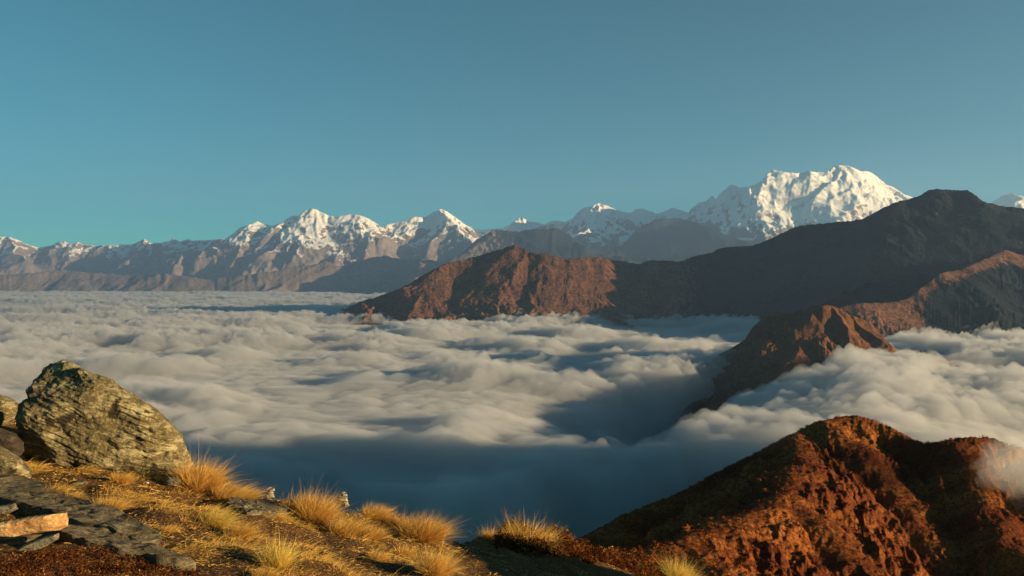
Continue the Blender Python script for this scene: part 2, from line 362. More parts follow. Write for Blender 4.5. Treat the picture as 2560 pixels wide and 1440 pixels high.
# ------------------------------------------------------------------ near hill on the right
hsk = [(1180,1480,300),(1300,1425,305),(1400,1375,310),(1480,1335,318),(1560,1290,330),(1640,1258,338),(1700,1235,345),(1800,1180,358),(1900,1130,366),(1950,1102,370),(1980,1085,372),(2020,1065,375),(2060,1050,378),(2100,1043,380),(2140,1040,380),(2180,1050,378),(2230,1070,372),(2280,1098,362),(2310,1108,355),(2350,1106,350),(2400,1096,350),(2450,1092,350),(2490,1098,350),(2520,1113,350),(2560,1122,352),(2700,1120,360),(2900,1090,380)]
h_lines = [([(1995,1085,370),(1995,1120,350),(2005,1160,325),(1975,1195,308),(1960,1230,294),(1930,1262,280),(1860,1300,260),(1790,1325,243),(1710,1358,228),(1620,1400,212),(1550,1432,200),(1450,1470,188),(1350,1510,178)], .56),
           ([(1960,1230,294),(2050,1310,268),(2120,1400,250)], .6), ([(2060,1050,376),(2150,1120,350),(2250,1240,318),(2330,1360,288)], .6),
           ([(2400,1096,350),(2430,1180,325),(2470,1260,305),(2520,1352,282),(2620,1420,262)], .65), ([(1710,1358,228),(1800,1430,205)], .6),([(2560,1122,352),(2700,1250,300)], .8)]
M_near = NT("near_hill"); t = M_near
v = t.coord((1, 1, 1)); v2 = t.coord((.25, .9, .5), (0, 0, .6))
n1 = t.noise(v2, .06, 6, .6); n2 = t.noise(v, .9, 6, .7); n3 = t.noise(v, .12, 6, .6)
col = t.mix(t.ramp(n1, [(.42, 0.), (.62, 1.)]), (.12, .028, .007), (.30, .10, .02))
col = t.mix(t.ramp(n2, [(.45, 0.), (.6, .85)]), col, (.045, .014, .006))
nz = t.n("ShaderNodeSeparateXYZ", {0: t.n("ShaderNodeNewGeometry").outputs["Normal"]}).outputs[2]
col = t.mix(t.ramp(t.math('ADD', t.mr(nz, .22, .45, .9, 0.), t.mr(n3, .35, .65, -.6, .2)), [(.45, 0.), (.55, 1.)]), col, (.24, .19, .09))
M_near = t.surf(col, .95, bump=n2, bdist=.8, bstr=.8, spec=.1)
hill, HX, HY, HZZ = terrain("near_hill", hsk, h_lines, 1150, 2950, 620, 150, 520, 460, 1.05, -400, M_near, 5.5, 14, 67, ero=1, jag=4, spur=4, mid=.45, roundness=5., erate=.15, shear=-.4)

# shrubs and grass clumps covering the near hill
def leaf_cloud(name, Pc, rad, nleaf, lsize, mat, seed, tone, flat=.8):
    rg = np.random.default_rng(seed); n = len(Pc); m = n*nleaf
    d = rg.normal(size=(m, 3)); d /= np.linalg.norm(d, axis=1)[:, None]
    c = np.repeat(Pc, nleaf, 0)+d*(np.repeat(rad, nleaf)*rg.uniform(.35, 1, m)**.5)[:, None]*np.array([1, 1, flat])
    a = rg.normal(size=(m, 3)); a /= np.linalg.norm(a, axis=1)[:, None]
    b = np.cross(a, d); b /= np.linalg.norm(b, axis=1)[:, None]+1e-9
    s = (np.repeat(lsize, nleaf)*rg.uniform(.6, 1.3, m))[:, None]
    V = np.stack([c-a*s, c+b*s*.45, c+a*s, c-b*s*.45], 1).reshape(-1, 3)
    tn = np.repeat(np.repeat(tone, nleaf)+rg.uniform(-.15, .15, m), 4)
    return mesh_obj(name, V, np.arange(m*4).reshape(-1, 4), mat, smooth=False, attrs={"tone": tn})
def m_leaf(name, stops, trans=.3):
    t = NT(name); col = t.ramp(t.attr("tone"), stops)
    d = t.n("ShaderNodeBsdfDiffuse", {"Color": col}); tr = t.n("ShaderNodeBsdfTranslucent", {"Color": col})
    mx = t.n("ShaderNodeMixShader", {0: trans, 1: d.outputs[0], 2: tr.outputs[0]}); t.t.links.new(mx.outputs[0], t.out.inputs[0]); return t.m
M_shrub = m_leaf("hill_shrub", [(0., (.026, .004, .002)), (.35, (.12, .022, .005)), (.6, (.25, .062, .012)), (.85, (.46, .17, .03)), (1., (.55, .30, .07))])
k = 46000; r_ = rng.integers(0, HX.shape[0], k); c_ = rng.integers(0, HX.shape[1], k)
pc = np.stack([HX[r_, c_], HY[r_, c_], HZZ[r_, c_]], 1)+rng.uniform(-.4, .4, (k, 3))*[1, 1, 0]
pp = (HZ-0)-0; row = HZ-pc[:, 2]/pc[:, 1]*F
dens = fbm(pc[:, 0]/9, pc[:, 1]/9, oct=3, seed=91)
keep = (row < 1480) & (rng.random(k) < .75+.8*dens)
pc = pc[keep]; rad = rng.uniform(.25, .75, len(pc)); pc[:, 2] += rad*.35
band = fbm((pc[:, 0]+pc[:, 1]*.4)/16, pc[:, 1]/30, oct=3, seed=92)
so = leaf_cloud("hillside_shrubs", pc, rad, 9, rad*.42, M_shrub, 5, np.clip(.45+.5*band+rng.normal(0, .12, len(pc)), .02, .98), .75)
tag(so, "rust brown shrubs and grass covering the near hill", "shrubs", None, "stuff")

# ------------------------------------------------------------------ the summit ground in the foreground
cp = [(-500,900,13),(-200,950,12),(0,990,11),(60,1015,10.5),(200,1085,9.6),(350,1120,8.8),(470,1155,8.1),(560,1215,7.6),(640,1248,7.5),(760,1265,7.4),(860,1274,7.6),(960,1303,8.0),(1100,1358,8.6),(1180,1352,10),(1260,1332,11.5),(1330,1347,11.5),(1450,1374,12.5),(1600,1412,14),(1750,1455,16),
      (0,1200,6.6),(0,1440,3.7),(300,1440,4.0),(300,1235,6.4),(640,1440,4.3),(600,1335,5.5),(900,1440,4.8),(850,1350,6.1),(1100,1440,5.7),(1280,1440,7.0),(1200,1400,8.4),(1500,1440,10.6),(1750,1520,13),(2000,1600,15),(130,1330,4.9),(450,1330,5.2),(1000,1390,6.4)]
pts = [tuple(P(*c)) for c in cp]+[(-2, 0, -.95), (0, 0, -1.6), (2, 0, -2.3), (3, 3.5, -2.9), (-5, 2, -.6), (-9, 0, 0), (-9, 9, -.7), (5, 0, -2.8), (4.5, 9, -4.6), (8, 16, -8), (0, -4, -1.6)]
pts = np.array(pts)
def tps_k(r2): return np.where(r2 > 1e-12, .5*r2*np.log(np.maximum(r2, 1e-12)), 0)
n_ = len(pts); K = tps_k(((pts[:, None, :2]-pts[None, :, :2])**2).sum(-1))+np.eye(n_)*.02
A = np.zeros((n_+3, n_+3)); A[:n_, :n_] = K; A[:n_, n_] = 1; A[:n_, n_+1:] = pts[:, :2]; A[n_:, :n_] = A[:n_, n_:].T
W = np.linalg.solve(A, np.r_[pts[:, 2], 0, 0, 0])
def tps(x, y):
    z = W[n_]+W[n_+1]*x+W[n_+2]*y
    for i in range(n_): z = z+W[i]*tps_k((x-pts[i, 0])**2+(y-pts[i, 1])**2)
    return z
crest = np.array(cp[:19], float)
def ground_z(x, y):
    x = np.asarray(x, float); y = np.asarray(y, float)
    ys = np.maximum(y, .3); px = CX+x/ys*F
    yc = np.interp(px, np.r_[crest[:, 0], 2300, 3200], np.r_[crest[:, 2], 18, 9])+.25*noise3(px/120, 0, 0, 33)
    over = np.maximum(0, y-yc); k = np.where(y > yc, yc/ys, 1)
    z = tps(x*k, np.minimum(y, yc))
    z = z-over*.55-.22*over*np.minimum(over, 4)*.5
    z = z+1*.15*fbm(x/1.0, y/.8, oct=3, seed=201)+.035*fbm(x/.22, y/.22, oct=3, seed=202)
    shade_rise = [(6.2, 3.9, -1.75), (6.2, 4.3, -1.3), (6.2, 6.2, -1.7), (6.6, 7.5, -1.9), (7.0, 8.7, -2.65), (8.6, 10.4, -3.7), (11, 14, -6)]      # unseen rise added right of the frame, shaped to shade the hollow
    for p_, q_ in zip(shade_rise[:-1], shade_rise[1:]):
        dx, dy = q_[0]-p_[0], q_[1]-p_[1]; tt = np.clip(((x-p_[0])*dx+(y-p_[1])*dy)/(dx*dx+dy*dy), 0, 1)
        z = np.maximum(z, p_[2]+tt*(q_[2]-p_[2])-1.9*np.hypot(x-p_[0]-tt*dx, y-p_[1]-tt*dy)+.12*noise3(x/.4, y/.4, 0, 35))
    return z
def gp(px, py, lo=2.4, hi=18):
    Y = np.geomspace(lo, hi, 500); g = ground_z((px-CX)/F*Y, Y); r = (HZ-py)/F*Y
    i = np.nonzero(r <= g)[0]
    Yh = Y[i[0]] if len(i) else np.interp(px, crest[:, 0], crest[:, 2])
    x = (px-CX)/F*Yh; return np.array([x, Yh, float(ground_z(x, Yh))])
u = np.r_[np.linspace(-1800, -320, 60), np.linspace(-300, 1800, 800), np.linspace(1830, 4500, 160)]; Yg = np.r_[np.linspace(.6, 2.9, 25), np.geomspace(3.0, 16, 420), np.geomspace(16.4, 60, 40)]
GX = (u[None, :]-CX)/F*Yg[:, None]; GY = np.broadcast_to(Yg[:, None], GX.shape); GZ = ground_z(GX, GY)
t = NT("summit_soil"); v = t.coord((1, 1, 1))
a1 = t.noise(v, 1.3, 5, .6); a2 = t.noise(v, 14, 6, .7); a3 = t.noise(v, 60, 4, .7)
col = t.mix(t.ramp(a1, [(.38, 0.), (.62, 1.)]), (.045, .018, .007), (.17, .075, .022))
col = t.mix(t.ramp(a2, [(.4, 0.), (.6, 1.)]), col, (.045, .024, .012)); col = t.mix(t.ramp(a3, [(.5, 0.), (.68, .8)]), col, (.38, .24, .09))
M_soil = t.surf(col, .95, bump=t.math('ADD', a2, t.math('MULTIPLY', a3, .4)), bdist=.05, bstr=1., spec=.1)
g = mesh_obj("ground", np.stack([GX, GY, GZ], -1).reshape(-1, 3), grid_faces(len(Yg), len(u)), M_soil); tag(g, kind='structure')

# ------------------------------------------------------------------ rocks
def m_rock(name, base, pale, dark, strata=.38, sc_=1.0, pale_at=(.5, .62), dark_at=(.56, .62)):
    t = NT(name); tc = t.n("ShaderNodeTexCoord").outputs["Object"]
    m1 = t.n("ShaderNodeMapping", {"Vector": tc, "Scale": (1*sc_, 1*sc_, 3.4*sc_), "Rotation": (0, strata, 0)}).outputs[0]
    m2 = t.n("ShaderNodeMapping", {"Vector": tc, "Scale": (sc_,)*3}).outputs[0]
    s1 = t.noise(m1, 3.2, 9, .68, .3); s2 = t.noise(m1, 14, 6, .7); b1 = t.noise(m2, 5.5, 7, .66, .2); b2 = t.noise(m2, 34, 5, .7)
    col = t.mix(t.ramp(s2, [(.3, 0.), (.7, 1.)]), base, tuple(c*.62 for c in base))
    col = t.mix(t.ramp(s1, [(pale_at[0], 0.), (pale_at[1], 1.)]), col, pale)
    col = t.mix(t.ramp(b2, [(.52, 0.), (.66, .6)]), col, tuple(c*1.25 for c in pale))
    col = t.mix(t.ramp(b1, [(dark_at[0], 0.), (dark_at[1], .95)]), col, dark)
    h = t.math('ADD', s1, t.math('MULTIPLY', b2, .3)); h = t.math('ADD', h, t.math('MULTIPLY', s2, .5))
    return t.surf(col, .85, bump=h, bdist=.04, bstr=.9, spec=.25)
M_boulder = m_rock("boulder_rock", (.135, .105, .048), (.32, .275, .145), (.025, .017, .010))
M_orange = m_rock("orange_slate", (.62, .34, .13), (.70, .50, .26), (.20, .13, .06), .3, 1.6)
M_grey = m_rock("grey_slate", (.20, .18, .12), (.34, .31, .20), (.07, .06, .04), .5, 2.)
M_dslab = m_rock("dark_slate", (.13, .10, .055), (.25, .20, .11), (.04, .03, .02), .2, 1.5)
M_shaded = m_rock("shaded_rock", (.05, .035, .025), (.09, .07, .05), (.015, .012, .01), .2, 2.)  # shade at the boulder's foot put into this rock's dark colour
M_pale = m_rock("pale_stone", (.40, .35, .23), (.54, .48, .34), (.25, .2, .12), .2, 5.)
M_white = m_rock("white_quartz", (.72, .70, .68), (.85, .84, .82), (.40, .38, .36), .2, 6., dark_at=(.62, .75))

def lump(name, poly, Y, thick, mat, seed=0, rough=.03, nscale=.35, round_=.35, yaw=0., strata=0., parent=None, res=(150, 40), tilt=0., origin=None, cuts=0):
    """closed stone: the outline given in photo pixels at depth Y, filled out to its real thickness behind and in front"""
    p = np.array(poly, float); q = np.vstack([p, p[:1]]); L = np.r_[0, np.cumsum(np.hypot(*np.diff(q, axis=0).T))]
    s = np.linspace(0, L[-1], res[0], endpoint=False)
    o = np.stack([np.interp(s, L, q[:, 0]), np.interp(s, L, q[:, 1])], 1)
    c = o.mean(0); x = (o[:, 0]-CX)/F*Y; z = (HZ-o[:, 1])/F*Y; cx_ = (c[0]-CX)/F*Y; cz_ = (HZ-c[1])/F*Y
    V = []; hf = res[1]//2; ts = np.linspace(.04, 1, hf); ex = 1.2/round_; scs = 1-(1-ts)**2.2; dys = np.sqrt(np.maximum(1-scs**ex, 0))
    prof = [(s_, -d_) for s_, d_ in zip(scs, dys)]+[(s_, d_) for s_, d_ in zip(scs[::-1][1:], dys[::-1][1:])]; rr = len(prof)+1; edge = []
    for sc_, dy in prof:
        dy = dy*thick/2; edge.append(np.full(len(x), sc_))
        V.append(np.stack([cx_+(x-cx_)*sc_+cx_/Y*(thick/2+dy), np.full(len(x), Y+thick/2+dy)+(x-cx_)*sc_*math.tan(yaw)+(z-cz_)*sc_*math.tan(tilt), cz_+(z-cz_)*sc_+cz_/Y*(thick/2+dy)], 1))
    edge = np.r_[np.concatenate(edge), 0, 0]**6
    V = np.concatenate(V); n = len(x)
    f = V[:n].mean(0); b = V[-n:].mean(0); V = np.vstack([V, f, b])
    ctr = np.array([cx_*(1+thick/2/Y), Y+thick/2, cz_*(1+thick/2/Y)])
    d = V-ctr; d[:, 0] *= edge; d[:, 2] *= edge; dn = d/(np.linalg.norm(d, axis=1)[:, None]+1e-6); sz = nscale
    ca, sa = math.cos(strata), math.sin(strata)
    qx = V[:, 0]*ca-V[:, 2]*sa; qz = V[:, 0]*sa+V[:, 2]*ca
    e = fbm(V[:, 0]/sz, V[:, 1]/sz, V[:, 2]/sz, oct=5, seed=seed, gain=.55)
    st = ridged(qx/sz*.8, V[:, 1]/sz*.8, qz/sz*4, oct=4, seed=seed+3)-.5
    if strata:
        ph = qz/(.17*sz)+1.1*fbm(V[:, 0]/sz, V[:, 1]/sz, V[:, 2]/sz, oct=4, seed=seed+8); fr = ph-np.floor(ph)
        st = st*.6+(.55-fr)*.45*(.4+noise3(np.floor(ph)*3.7, qx/sz/1.5, 0, seed+9))
    if cuts:
        rg_ = np.random.default_rng(seed+40)
        for _ in range(cuts):
            nn = rg_.normal(size=3)*[1, 1.2, 1]; nn[1] = -abs(nn[1]); nn /= np.linalg.norm(nn); pr = (V-ctr)@nn; hh = pr.max()*rg_.uniform(.86, .97)
            V = V-np.maximum(pr-hh, 0)[:, None]*nn*.9
    V = V+dn*(rough*(e*1.4+st*(.7 if strata else .2)))[:, None]
    org = np.array([ctr[0], ctr[1], V[:, 2].min()]) if origin is None else np.asarray(origin, float)
    F4 = []
    m = rr-1
    idx = np.arange(n); nx = (idx+1) % n
    for i in range(m-1): F4.append(np.stack([i*n+idx, i*n+nx, (i+1)*n+nx, (i+1)*n+idx], 1))
    F4 = np.concatenate(F4); tri1 = np.stack([np.full(n, m*n), nx, idx, idx], 1); tri2 = np.stack([np.full(n, m*n+1), (m-1)*n+idx, (m-1)*n+nx, (m-1)*n+nx], 1)
    me = bpy.data.meshes.new(name)
    me.from_pydata((V-org).tolist(), [], F4[:, ::-1].tolist()+[[m*n, idx_, nx_] for idx_, nx_ in zip(idx.tolist(), nx.tolist())]+[[m*n+1, (m-1)*n+b_, (m-1)*n+a_] for a_, b_ in zip(idx.tolist(), nx.tolist())])
    me.polygons.foreach_set("use_smooth", np.ones(len(me.polygons), bool)); me.materials.append(mat)
    ob = bpy.data.objects.new(name, me); C.objects.link(ob)
    if parent: ob.parent = parent
    else: ob.location = org
    return ob
def sheet_rock(name, poly, thick, mat, seed=0, lift=.03, rough=.015, n=46):
    """slab lying on the slope: outline given where it meets the photo, laid on the ground there"""
    g3 = np.array([gp(a, b) for a, b in poly]); A_ = np.c_[g3[:, :2], np.ones(len(g3))]
    co = np.linalg.lstsq(A_, g3[:, 2], rcond=None)[0]
    q = np.vstack([g3, g3[:1]])[:, :2]; L = np.r_[0, np.cumsum(np.hypot(*np.diff(q, axis=0).T))]; s = np.linspace(0, L[-1], 180, endpoint=False)
    o = np.stack([np.interp(s, L, q[:, 0]), np.interp(s, L, q[:, 1])], 1); o += .02*np.stack([noise3(s*9, 0, 0, seed), noise3(s*9, 5, 0, seed)], 1)
    c = o.mean(0); rings = []
    for k in np.linspace(1, .02, n): rings.append(np.c_[c+(o-c)*k, np.zeros(len(o))])
    def zz(R_, up): return R_[:, 0]*co[0]+R_[:, 1]*co[1]+co[2]+up
    T = np.vstack([np.c_[o, zz(np.c_[o, o[:, :1]], lift-thick)]]+[np.c_[r[:, :2], zz(r, lift)] for r in rings])
    k = np.r_[np.zeros(180), np.ones(180*n)]
    step = np.floor(ridged(T[:, 0]/.5, T[:, 1]/.9, oct=3, seed=seed)*5)/5
    T[:, 2] += k*(rough*fbm(T[:, 0]/.12, T[:, 1]/.12, oct=4, seed=seed+1)*1.5+.03*step)
    org = T.mean(0); m = n+1
    idx = np.arange(180); nx = (idx+1) % 180
    F4 = np.concatenate([np.stack([i*180+idx, i*180+nx, (i+1)*180+nx, (i+1)*180+idx], 1) for i in range(m-1)])
    ob = mesh_obj(name, T-org, F4, mat); ob.location = org; return ob

tag(lump("boulder", [(18,1075),(22,1050),(45,1012),(76,990),(72,968),(82,948),(90,920),(110,906),(135,897),(165,893),(200,903),(250,932),(300,958),(350,990),(400,1028),(412,1045),(430,1062),(455,1095),(466,1130),(480,1165),(470,1200),(440,1215),(330,1215),(200,1190),(100,1175),(60,1150)], 7.2, .9, M_boulder, 3, .048, .30, .14, yaw=.10, strata=.42, res=(520, 220), tilt=-.05, cuts=30),
    "huge lichen covered boulder with a pointed top standing on the summit", "boulder")
def rock(poly, Y, th, mat, lab, seed, name="rock", cat="rock", **k): return tag(lump(name, poly, Y, th, mat, seed, **k), lab, cat, k.get('group'))
rock([(-90,970),(0,984),(40,1000),(52,1012),(46,1040),(24,1062),(0,1078),(-90,1085)], 8.6, .7, M_boulder, "pale lichened rock half cut off behind the left side of the big boulder", 11, strata=.4, rough=.04)
rock([(-60,1072),(0,1072),(35,1082),(60,1106),(64,1130),(50,1146),(0,1138),(-60,1140)], 6.9, .4, M_shaded, "rounded rock painted in shade at the foot of the big boulder", 12, rough=.03)
rock([(-80,1125),(0,1118),(55,1146),(84,1178),(82,1200),(0,1205),(-80,1210)], 6.5, .5, M_boulder, "low streaked rock ledge under the rounded rock", 13, strata=.4, rough=.03)
rock([(-90,1328),(0,1304),(60,1293),(140,1283),(171,1280),(173,1300),(171,1316),(150,1326),(80,1334),(0,1357),(-90,1380)], 4.45, .22, M_orange, "thick orange slab of stone lying on its edge on the pile", 14, name="stone_slab", cat="stone slab", rough=.016, round_=.12, nscale=.16, res=(260, 60), strata=.15, cuts=8)
rock([(4,1412),(8,1390),(60,1362),(120,1338),(150,1331),(148,1347),(100,1374),(40,1402)], 4.2, .16, M_grey, "greenish grey slab leaning below the thick orange slab", 15, name="stone_slab", cat="stone slab", rough=.006, round_=.12, nscale=.2)
rock([(-50,1268),(0,1263),(40,1257),(48,1272),(14,1288),(-50,1292)], 5.2, .25, M_grey, "small grey slab behind the thick orange slab", 16, name="stone_slab", cat="stone slab", rough=.008, round_=.15, nscale=.2)
rock([(-50,1352),(0,1345),(70,1335),(110,1335),(60,1362),(0,1385),(-50,1395)], 4.42, .2, M_dslab, "dark slab wedged between the orange slab and the greenish slab", 17, name="stone_slab", cat="stone slab", rough=.008, round_=.15, nscale=.2)
rock([(174,1208),(215,1202),(223,1208),(180,1218)], float(gp(198,1216)[1]), .14, M_grey, "thin flat stone on the brown soil below the big boulder", 18, name="flat_stone", cat="stone", rough=.004, round_=.2, res=(80, 24))
rock([(405,1200),(420,1193),(450,1193),(458,1208),(440,1218),(412,1216)], 7.0, .18, M_grey, "grey stone between the big boulder and the tall orange grass", 19, name="flat_stone", cat="stone", rough=.01, res=(80, 24))
rock([(935,1326),(948,1320),(962,1324),(960,1334),(940,1336)], float(gp(950,1335)[1]), .12, M_dslab, "small dark stone among the grass below the tall cairn", 20, name="flat_stone", cat="stone", rough=.006, res=(80, 24))
tag(sheet_rock("rock_slab", [(-60,1200),(0,1198),(60,1204),(120,1227),(200,1262),(290,1286),(330,1314),(400,1348),(405,1364),(350,1362),(270,1338),(200,1322),(100,1300),(0,1268),(-60,1250)], .14, M_dslab, 41), "long dark bedrock slab sloping down behind the stone pile", "rock slab")
tag(sheet_rock("rock_slab", [(165,1338),(250,1336),(350,1366),(440,1396),(492,1432),(440,1428),(380,1412),(300,1390),(220,1372),(150,1352)], .12, M_dslab, 42), "dark bedrock slab tapering above the red ground cover", "rock slab")
tag(sheet_rock("rock_slab", [(568,1262),(600,1256),(650,1256),(700,1268),(728,1288),(690,1296),(620,1288),(570,1276)], .10, M_dslab, 43), "flat dark bedrock patch below the short cairn", "rock slab")
# two small cairns of stacked stones on the rim
def cairn(base_px, Y, stones, lab):
    b = P(base_px[0], base_px[1], Y); e = bpy.data.objects.new("cairn", None); C.objects.link(e); e.location = b; e.empty_display_size = .1
    tag(e, lab, "cairn")
    for i, (poly, m, dy, th) in enumerate(stones):
        lump(("base_stone", "flat_stone", "flat_stone", "flat_stone", "flat_stone")[i] if i < len(stones)-1 else "cap_stone", poly, Y+dy, th, m, 60+i, .004, .08, .22, parent=e, res=(70, 24), origin=b)
cairn((674, 1246), 7.3, [([(661,1238),(672,1233),(684,1234),(687,1244),(664,1248)], M_pale, 0, .09), ([(664,1231),(680,1228),(686,1233),(670,1237)], M_pale, .01, .07), ([(668,1227),(686,1220),(687,1227),(672,1231)], M_pale, 0, .06), ([(662,1224),(676,1217),(680,1219),(666,1228)], M_pale, .01, .05)],
      "shorter cairn of pale stacked stones on the rim beside the grass")
cairn((858, 1266), 7.5, [([(858,1254),(868,1252),(874,1265),(862,1267)], M_pale, 0, .08), ([(842,1254),(856,1253),(859,1265),(846,1264)], M_grey, .03, .09), ([(843,1245),(868,1246),(871,1253),(846,1254)], M_pale, 0, .10), ([(842,1240),(856,1239),(869,1242),(868,1246),(846,1246)], M_grey, 0, .09), ([(854,1235),(868,1235),(869,1241),(856,1241)], M_pale, 0, .07), ([(849,1231),(860,1229),(867,1232),(864,1235),(852,1235)], M_grey, 0, .06)],
      "taller cairn of flat stacked stones on the rim right of the big grass tuft")
wi = 0
for (x, y, r_, m, lab) in [(628,1240,8,M_pale,"pale stone lying left of the shorter cairn"),(646,1243,6,M_pale,"small pale stone close beside the shorter cairn"),(738,1282,9,M_white,"white stone in the shade of the big grass tuft"),(752,1286,11,M_white,"larger white stone under the big grass tuft"),(768,1294,6,M_white,"small white stone just right of the larger white stone"),(318,1205,8,M_white,"thin white stone at the foot of the big boulder"),(367,1208,6,M_white,"small bright white stone in front of the big boulder"),(190,1284,6,M_pale,"pale chip of stone on the long dark bedrock slab"),(182,1315,9,M_pale,"flat pale chip beside the end of the orange slab"),(1640,1442,6,M_pale,"tiny pale stone at the bottom edge left of the yellow tuft")]:
    Yq = float(gp(x, y+3)[1]); wi += 1; a_ = np.linspace(0, 6.28, 9)[:-1]
    rock([(x+r_*math.cos(q)*random.uniform(.8, 1.15), y+r_*.55*math.sin(q)*random.uniform(.8, 1.2)) for q in a_], Yq, r_*2/F*Yq, m, lab, 100+wi, name="stone", cat="stone", rough=.004, nscale=.05, res=(48, 18))

# ------------------------------------------------------------------ grass
def blades(n, base, dirv, L, width, bend, wind, segs, rg):
    """curved tapering blades; returns vertices (n*(2*segs+1)... quads) and height parameter"""
    t_ = np.linspace(0, 1, segs+1); up = np.array([0, 0, 1.])
    d = dirv/np.linalg.norm(dirv, axis=1)[:, None]
    Pn = base[:, None, :]+d[:, None, :]*(L[:, None]*t_[None, :])[..., None]
    Pn = Pn+wind[:, None, :]*(L[:, None]*t_[None, :]**2)[..., None]
    Pn[..., 2] -= (bend*L)[:, None]*t_[None, :]**2.2
    side = np.cross(d, rg.normal(size=(n, 3))); side /= np.linalg.norm(side, axis=1)[:, None]+1e-9
    wd = width[:, None]*(1-t_[None, :]**1.5*.93)
    A_ = Pn-side[:, None, :]*wd[..., None]; B_ = Pn+side[:, None, :]*wd[..., None]
    V = np.stack([A_, B_], 2).reshape(n, -1, 3)
    f = np.array([[2*i, 2*i+1, 2*i+3, 2*i+2] for i in range(segs)])
    Fc = (f[None]+(np.arange(n)*(2*segs+2))[:, None, None]).reshape(-1, 4)
    return V.reshape(-1, 3), Fc, np.tile(np.repeat(t_, 2), n)
def m_grass(name, root, mid, tip):
    t = NT(name); h = t.attr("h"); tn = t.attr("tone")
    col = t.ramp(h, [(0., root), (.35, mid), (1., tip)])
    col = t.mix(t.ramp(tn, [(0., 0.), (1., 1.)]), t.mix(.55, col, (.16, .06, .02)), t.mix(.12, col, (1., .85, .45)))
    d = t.n("ShaderNodeBsdfDiffuse", {"Color": col}); tr = t.n("ShaderNodeBsdfTranslucent", {"Color": col})
    mx = t.n("ShaderNodeMixShader", {0: .35, 1: d.outputs[0], 2: tr.outputs[0]}); t.t.links.new(mx.outputs[0], t.out.inputs[0]); return t.m
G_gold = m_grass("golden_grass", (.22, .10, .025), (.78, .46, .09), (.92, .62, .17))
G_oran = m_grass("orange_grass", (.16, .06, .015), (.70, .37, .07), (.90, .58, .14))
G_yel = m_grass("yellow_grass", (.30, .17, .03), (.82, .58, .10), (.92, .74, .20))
def tuft(px, py, wpx, hpx, mat, n, lab, spread=.55, lean=(.35, .12), seed=0, stalks=0, gap=0., stiff=.35, name="grass_tuft"):
    rg = np.random.default_rng(500+seed); b = gp(px, py); Y = b[1]; wr = wpx/F*Y/2; H = hpx/F*Y*.9
    rr = wr*.55*np.sqrt(rg.uniform(gap, 1, n)); th = rg.uniform(0, 6.283, n)
    bx = rr*np.cos(th); by = rr*np.sin(th)*.7
    bz = ground_z(b[0]+bx, b[1]+by)-b[2]-.01
    base = np.stack([bx, by, bz], 1)
    cl = rg.normal(size=(n, 3))*.26; out = np.stack([np.cos(th)*rr/wr/.55, np.sin(th)*rr/wr/.55, np.zeros(n)], 1)*spread
    d = np.array([0, 0, 1.])+out+cl
    L = H*rg.uniform(.25, 1.15, n)*(1+.15*np.abs(out[:, 0])); wdt = rg.uniform(.0007, .0015, n)*(Y/6)
    wind = np.array([lean[0], lean[1], 0])[None]*rg.uniform(.4, 1.5, n)[:, None]+rg.normal(size=(n, 3))*.16
    V, Fc, h = blades(n, base, d, L, wdt, rg.uniform(.3, 1, n)*stiff, wind, 4, rg)
    tone = np.repeat(np.clip(.42+.12*math.sin(seed*2.3)+.35*noise3(bx*18, by*18, 0, seed)+rg.normal(0, .22, n), 0, 1), 10)
    if stalks:
        k = stalks; bb = base[rg.integers(0, n, k)]; dd = np.array([.12, .05, 1.])+rg.normal(size=(k, 3))*.22
        V2, F2, h2 = blades(k, bb, dd, H*rg.uniform(1.4, 2.1, k), np.full(k, .0013), rg.uniform(0, .25, k), rg.normal(size=(k, 3))*.08, 4, rg)
        Fc = np.vstack([Fc, F2+len(V)]); V = np.vstack([V, V2]); h = np.r_[h, h2]; tone = np.r_[tone, np.full(len(V2), .8)]
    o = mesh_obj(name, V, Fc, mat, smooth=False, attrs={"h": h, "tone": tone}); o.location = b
    return tag(o, lab, "grass tuft", "dry grass tufts on the summit")
